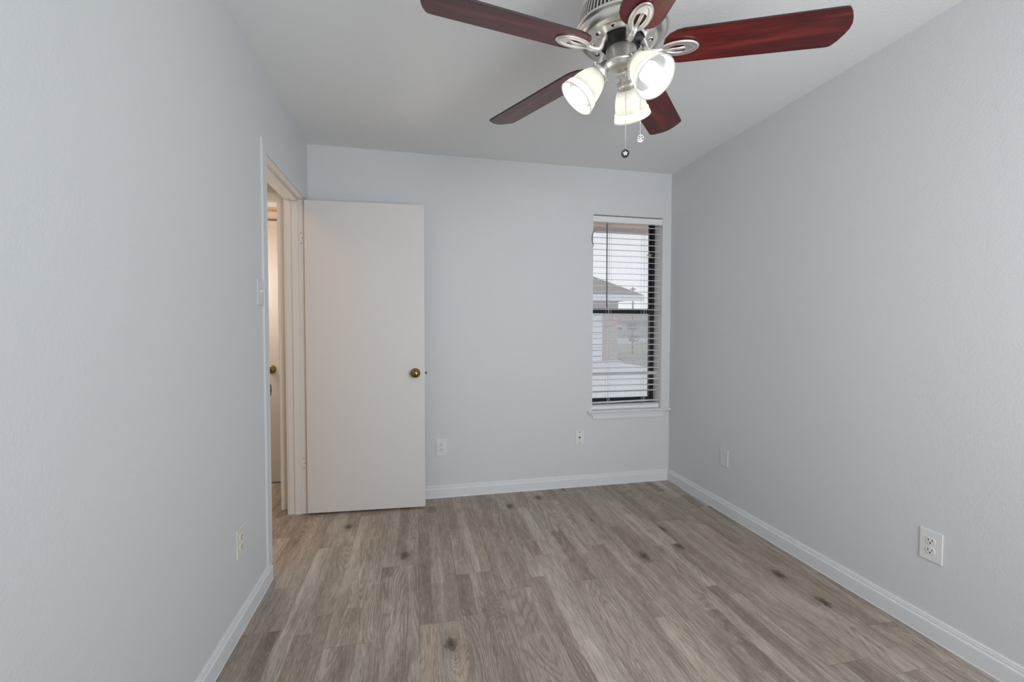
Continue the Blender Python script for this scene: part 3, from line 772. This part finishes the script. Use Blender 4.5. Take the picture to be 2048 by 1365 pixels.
# lamps
def lamp(ang):
    ax = R(ang); rad = Vector((math.cos(ax), math.sin(ax), 0))
    top = rad*0.070 + Vector((0, 0, L(2.0695)))
    mouth = rad*0.147 + Vector((0, 0, L(1.984)))
    d = (mouth-top).normalized()
    q = d.to_track_quat('Z', 'Y').to_matrix().to_4x4()
    m = Matrix.Translation(top) @ q
    b = new()
    lathe(b, [(0.0, -0.040), (0.012, -0.040), (0.0165, -0.036), (0.0175, -0.026), (0.0190, -0.024), (0.0215, -0.012), (0.0260, -0.008), (0.0315, -0.005), (0.0335, 0.002), (0.0345, 0.016), (0.0325, 0.016), (0.026, -0.002), (0.0, -0.002)], 40, m)
    tube(b, [rad*0.036 + Vector((0, 0, L(2.090))), rad*0.046 + Vector((0, 0, L(2.094))), top - d*0.036], [0.009, 0.009, 0.010], 12)
    for k in range(3):
        a = R(120*k+40); p0 = m @ Vector((0.031*math.cos(a), 0.031*math.sin(a), 0.005)); p1 = m @ Vector((0.040*math.cos(a), 0.040*math.sin(a), 0.005)); p2 = m @ Vector((0.044*math.cos(a), 0.044*math.sin(a), 0.005))
        tube(b, [p0, p1], 0.0014, 8); tube(b, [p1, p2], 0.0032, 8)
    arm = obj('lamp_arm', b, NICKEL, fan)
    b = new()
    O = [(0.0262, -0.001), (0.0285, 0.004), (0.0310, 0.012), (0.0385, 0.023), (0.0460, 0.040), (0.0510, 0.058), (0.0540, 0.076), (0.0552, 0.087), (0.0562, 0.0885), (0.0592, 0.0910), (0.0602, 0.0950), (0.0598, 0.0985), (0.0612, 0.1020), (0.0640, 0.111), (0.0652, 0.116)]
    I = [(r_-0.0030, z_) for r_, z_ in O[::-1]]; I[0] = (0.0622, 0.1172)
    lathe(b, O + I, 56, m, closed=True)
    mi_ = m.inverted()
    for fc in b.faces:
        if (mi_ @ fc.calc_center_median()).z > 0.0895: fc.material_index = 1
    obj('lamp_shade', b, [SHADE, RIMG], arm, label='frosted white bell glass')
    b = new()
    prof = [(0.0, 0.106)]
    for i in range(1, 13):
        a = R(90 - 11.2*i); prof.append((0.0295*math.cos(a), 0.0765 + 0.0295*math.sin(a)))
    prof += [(0.0165, 0.047), (0.0145, 0.030)]
    lathe(b, prof, 32, m)
    bb = obj('light_bulb', b, BULB, arm)
    b = new(); lathe(b, [(0.0148, 0.0305), (0.0148, 0.000), (0.0, 0.000)], 24, m); obj('bulb_base', b, PLATE, arm)
for a in (168, 288, 48): lamp(a)

# pull chains
def chain(x, y, z0, z1, name):
    b = new()
    tube(b, [(x, y, z0+0.012), (x, y, z0-0.012)], [0.0036, 0.0030], 12)
    n = int((z0-0.012-z1)/0.0036)
    for i in range(n):
        m = Matrix.Translation((x, y, z0-0.012-0.0036*i))
        v = bmesh.ops.create_icosphere(b, subdivisions=1, radius=0.00155, matrix=m)['verts']
    tube(b, [(x, y, z0-0.012), (x, y, z1)], 0.0005, 5)
    for fc in b.faces: fc.smooth = True
    c = obj('pull_chain', b, CHROME, fan)
    return c
def fob(parent, x, y, z, yaw_, tilt, mat_rim, label):
    m = Matrix.Translation((x, y, z)) @ Matrix.Rotation(yaw_, 4, 'Z') @ Matrix.Rotation(R(90)+tilt, 4, 'X')
    b = new()
    lathe(b, [(0.0, 0.0035), (0.0085, 0.0035), (0.0100, 0.0050), (0.0120, 0.0045), (0.0128, 0.0020), (0.0128, -0.0030), (0.0110, -0.0045), (0.0, -0.0045)], 36, m)
    fo = obj('pull_medallion', b, mat_rim, parent, label=label)
    b = new()
    for k in range(5):
        a = R(72*k+20); lathe(b, [(0.0, 0.0058), (0.0018, 0.0054), (0.0032, 0.0034)], 12, m @ Matrix.Translation((0.0050*math.cos(a), 0.0050*math.sin(a), 0)))
    lathe(b, [(0.0, 0.0062), (0.0016, 0.0058), (0.0028, 0.0034)], 12, m)
    obj('medallion_relief', b, CHROME, fo) if False else obj('pull_emblem', b, CHROME, parent)
cx1, cy1 = 0.003, -0.030
c1 = chain(cx1, cy1, L(2.055), L(1.807), 'a'); fob(c1, cx1, cy1, L(1.794), R(-22), R(12), BLACKM, 'black disc with raised chrome relief')
cx2, cy2 = 0.056, -0.028
c2 = chain(cx2, cy2, L(2.086), L(1.861), 'b'); fob(c2, cx2, cy2, L(1.848), R(-10), R(30), CHROME, 'chrome disc')

# ------------------------------------------------------------ outside the window
GZ = -0.15
b = new(); box(b, -25, 120, YO+0.02, 140, GZ-0.2, GZ-0.02)
struct('ground', b, ASPH, 'pale street and ground beyond the window', 'ground')
b = new(); prism(b, [(2.0, YO+0.1), (14.0, YO+0.1), (14.0, 13.3), (8.0, 13.8), (7.9, 16.2), (8.5, 17.35), (0.0, 17.35), (0.0, 6.0)], 2, GZ-0.06, GZ)
struct('driveway', b, CONC, 'pale concrete driveway in front of the neighbouring garage', 'driveway')
b = new(); prism(b, [(8.6, 17.38), (7.9, 16.2), (8.0, 13.8), (30, 12.0), (42, 38), (20.5, 38), (9.0, 23.0)], 2, GZ-0.08, GZ+0.03)
struct('lawn', b, GRASS, 'patchy green lawn beside the garage seen through the lower sash', 'lawn')
# eave of this house over the window
b = new(); box(b, -3, 4.0, YO, 4.06, 2.20, 2.22)
ev = struct('soffit', b, TANWOOD, 'tan eave soffit just outside the top of the window', 'eave')
b = new(); box(b, -3, 4.0, 4.06, 4.10, 2.155, 2.40); obj('fascia_board', b, GREYFASC, ev)
# neighbouring garage
ga = empty('garage', (5.6, 17.4, GZ), 'neighbouring brick garage with white overhead door seen through the blind', 'building')
def G(name, b, m, parent=ga, **k):
    for v in b.verts: v.co -= Vector(ga.location)
    return obj(name, b, m, parent, **k)
gz = 2.62
b = new(); box(b, 1.0, 8.36, 17.40, 17.65, GZ, gz); box(b, 8.11, 8.36, 17.65, 23.0, GZ, gz); G('garage_wall', b, BRICK)
b = new(); box(b, 2.2, 7.62, 17.355, 17.40, GZ, 2.02)
gd = G('garage_door', b, WHITEP)
b = new()
for i in range(1, 4): box(b, 2.2, 7.62, 17.350, 17.356, GZ+i*0.54-0.008, GZ+i*0.54+0.008)
G('door_groove', b, GREYFASC, parent=gd)
b = new()
prism(b, [(9.15, 2.42), (9.15, 2.58), (4.2, 4.15), (-0.6, 2.58), (-0.6, 2.42)], 1, 16.75, 23.4); G('roof', b, SHING)
b = new(); box(b, -0.6, 9.15, 16.70, 16.75, 2.32, 2.56); G('fascia_board', b, WHITEP)
# pole, bin, truck, sign, fence, houses
b = new(); tube(b, [(10.9, 21.0, GZ), (10.9, 21.0, 3.30)], [0.045, 0.04], 12); tube(b, [(10.75, 21.0, 3.2), (11.05, 21.0, 3.2)], 0.03, 8)
obj('utility_pole', b, POLEM, label='slim grey pole standing past the garage, behind the blind', cat='pole')
def rel(b, o):
    for v in b.verts: v.co -= Vector(o.location)
    return b
tb = empty('trash_bin', (21.4, 41.0, GZ), 'dark bin standing beside the far street beyond the lawn', 'bin')
b = new(); prism(b, [(21.05, GZ+0.05), (21.75, GZ+0.05), (21.83, GZ+0.50), (20.97, GZ+0.50)], 1, 40.7, 41.3); obj('bin_body', rel(b, tb), BINM, tb, bevel=0.02)
b = new(); box(b, 20.93, 21.87, 40.65, 41.35, GZ+0.50, GZ+0.56); obj('bin_lid', rel(b, tb), BINM, tb, bevel=0.02)
b = new(); box(b, 21.35, 21.65, 40.68, 40.70, GZ+0.16, GZ+0.36); obj('bin_label', rel(b, tb), WHITEP, tb)
for x in (21.1, 21.7):
    b = new(); lathe(b, [(0, 0.04), (0.08, 0.04), (0.08, -0.04), (0, -0.04)], 16, Matrix.Translation((x, 41.22, GZ+0.08)) @ Matrix.Rotation(R(90), 4, 'Y')); obj('wheel', rel(b, tb), TIRE, tb)
sg = empty('street_sign', (17.3, 36.2, GZ), 'small red sign on a post past the garage wall', 'sign')
b = new(); tube(b, [(17.3, 36.23, GZ), (17.3, 36.23, 2.05)], 0.03, 8); obj('post', rel(b, sg), POLEM, sg)
b = new(); prism(b, [(17.3+0.30*math.cos(R(22.5+45*i)), 1.80+0.30*math.sin(R(22.5+45*i))) for i in range(8)], 1, 36.16, 36.19); obj('sign_panel', rel(b, sg), REDP, sg)
vn = empty('van', (29.5, 62.0, GZ), 'small white van parked far beyond the lawn', 'van')
vx = 29.5
b = new(); prism(b, [(vx-1.1, 0.25), (vx+1.5, 0.25), (vx+1.5, 0.85), (vx+0.9, 0.95), (vx+0.5, 1.50), (vx-1.1, 1.55)], 1, 61.2, 62.8); obj('van_body', rel(b, vn), WHITEP, vn, bevel=0.05)
b = new(); prism(b, [(vx-0.9, 0.98), (vx+0.7, 0.98), (vx+0.4, 1.40), (vx-0.9, 1.40)], 1, 61.18, 62.82); obj('van_window', rel(b, vn), BLACKM, vn)
for x in (vx-0.7, vx+1.0):
    b = new(); lathe(b, [(0, 0.8), (0.28, 0.8), (0.30, 0.75), (0.30, -0.75), (0.28, -0.8), (0, -0.8)], 20, Matrix.Translation((x, 62.0, GZ+0.30)) @ Matrix.Rotation(R(90), 4, 'X')); obj('wheel', rel(b, vn), TIRE, vn)
b = new(); box(b, 21, 70, 48.0, 54.0, GZ-0.02, GZ+0.0); struct('street', b, CONC, 'pale street band crossing beyond the lawn', 'street')
hs = empty('house', (48.0, 84.0, GZ), 'low grey house far across the street', 'building')
b = new(); box(b, 30, 68, 82.0, 90.0, GZ, 2.6); obj('house_wall', rel(b, hs), paint('grey_siding', (0.40, 0.38, 0.39), 0.8, var=0.3), hs)
b = new(); prism(b, [(81.2, 2.5), (90.8, 2.5), (86.0, 4.6)], 0, 29, 69); obj('roof', rel(b, hs), SHING, hs)
for x in (36, 41.5, 47, 53):
    b = new(); box(b, x, x+1.8, 81.93, 82.0, 0.9, 2.0); obj('window', rel(b, hs), BINM, hs)
fn = empty('fence', (30, 56.0, GZ), 'weathered board fence across the street', 'fence')
b = new()
for i in range(70): box(b, 20+0.4*i, 20.37+0.4*i, 57.0, 57.05, GZ, 0.95+0.02*(i % 3))
obj('fence_boards', rel(b, fn), paint('grey_fence_wood', (0.36, 0.33, 0.31), 0.9, var=0.3), fn)
b = new(); box(b, 20, 48, 57.05, 57.12, 0.2, 0.3); obj('fence_rail', rel(b, fn), POLEM, fn)
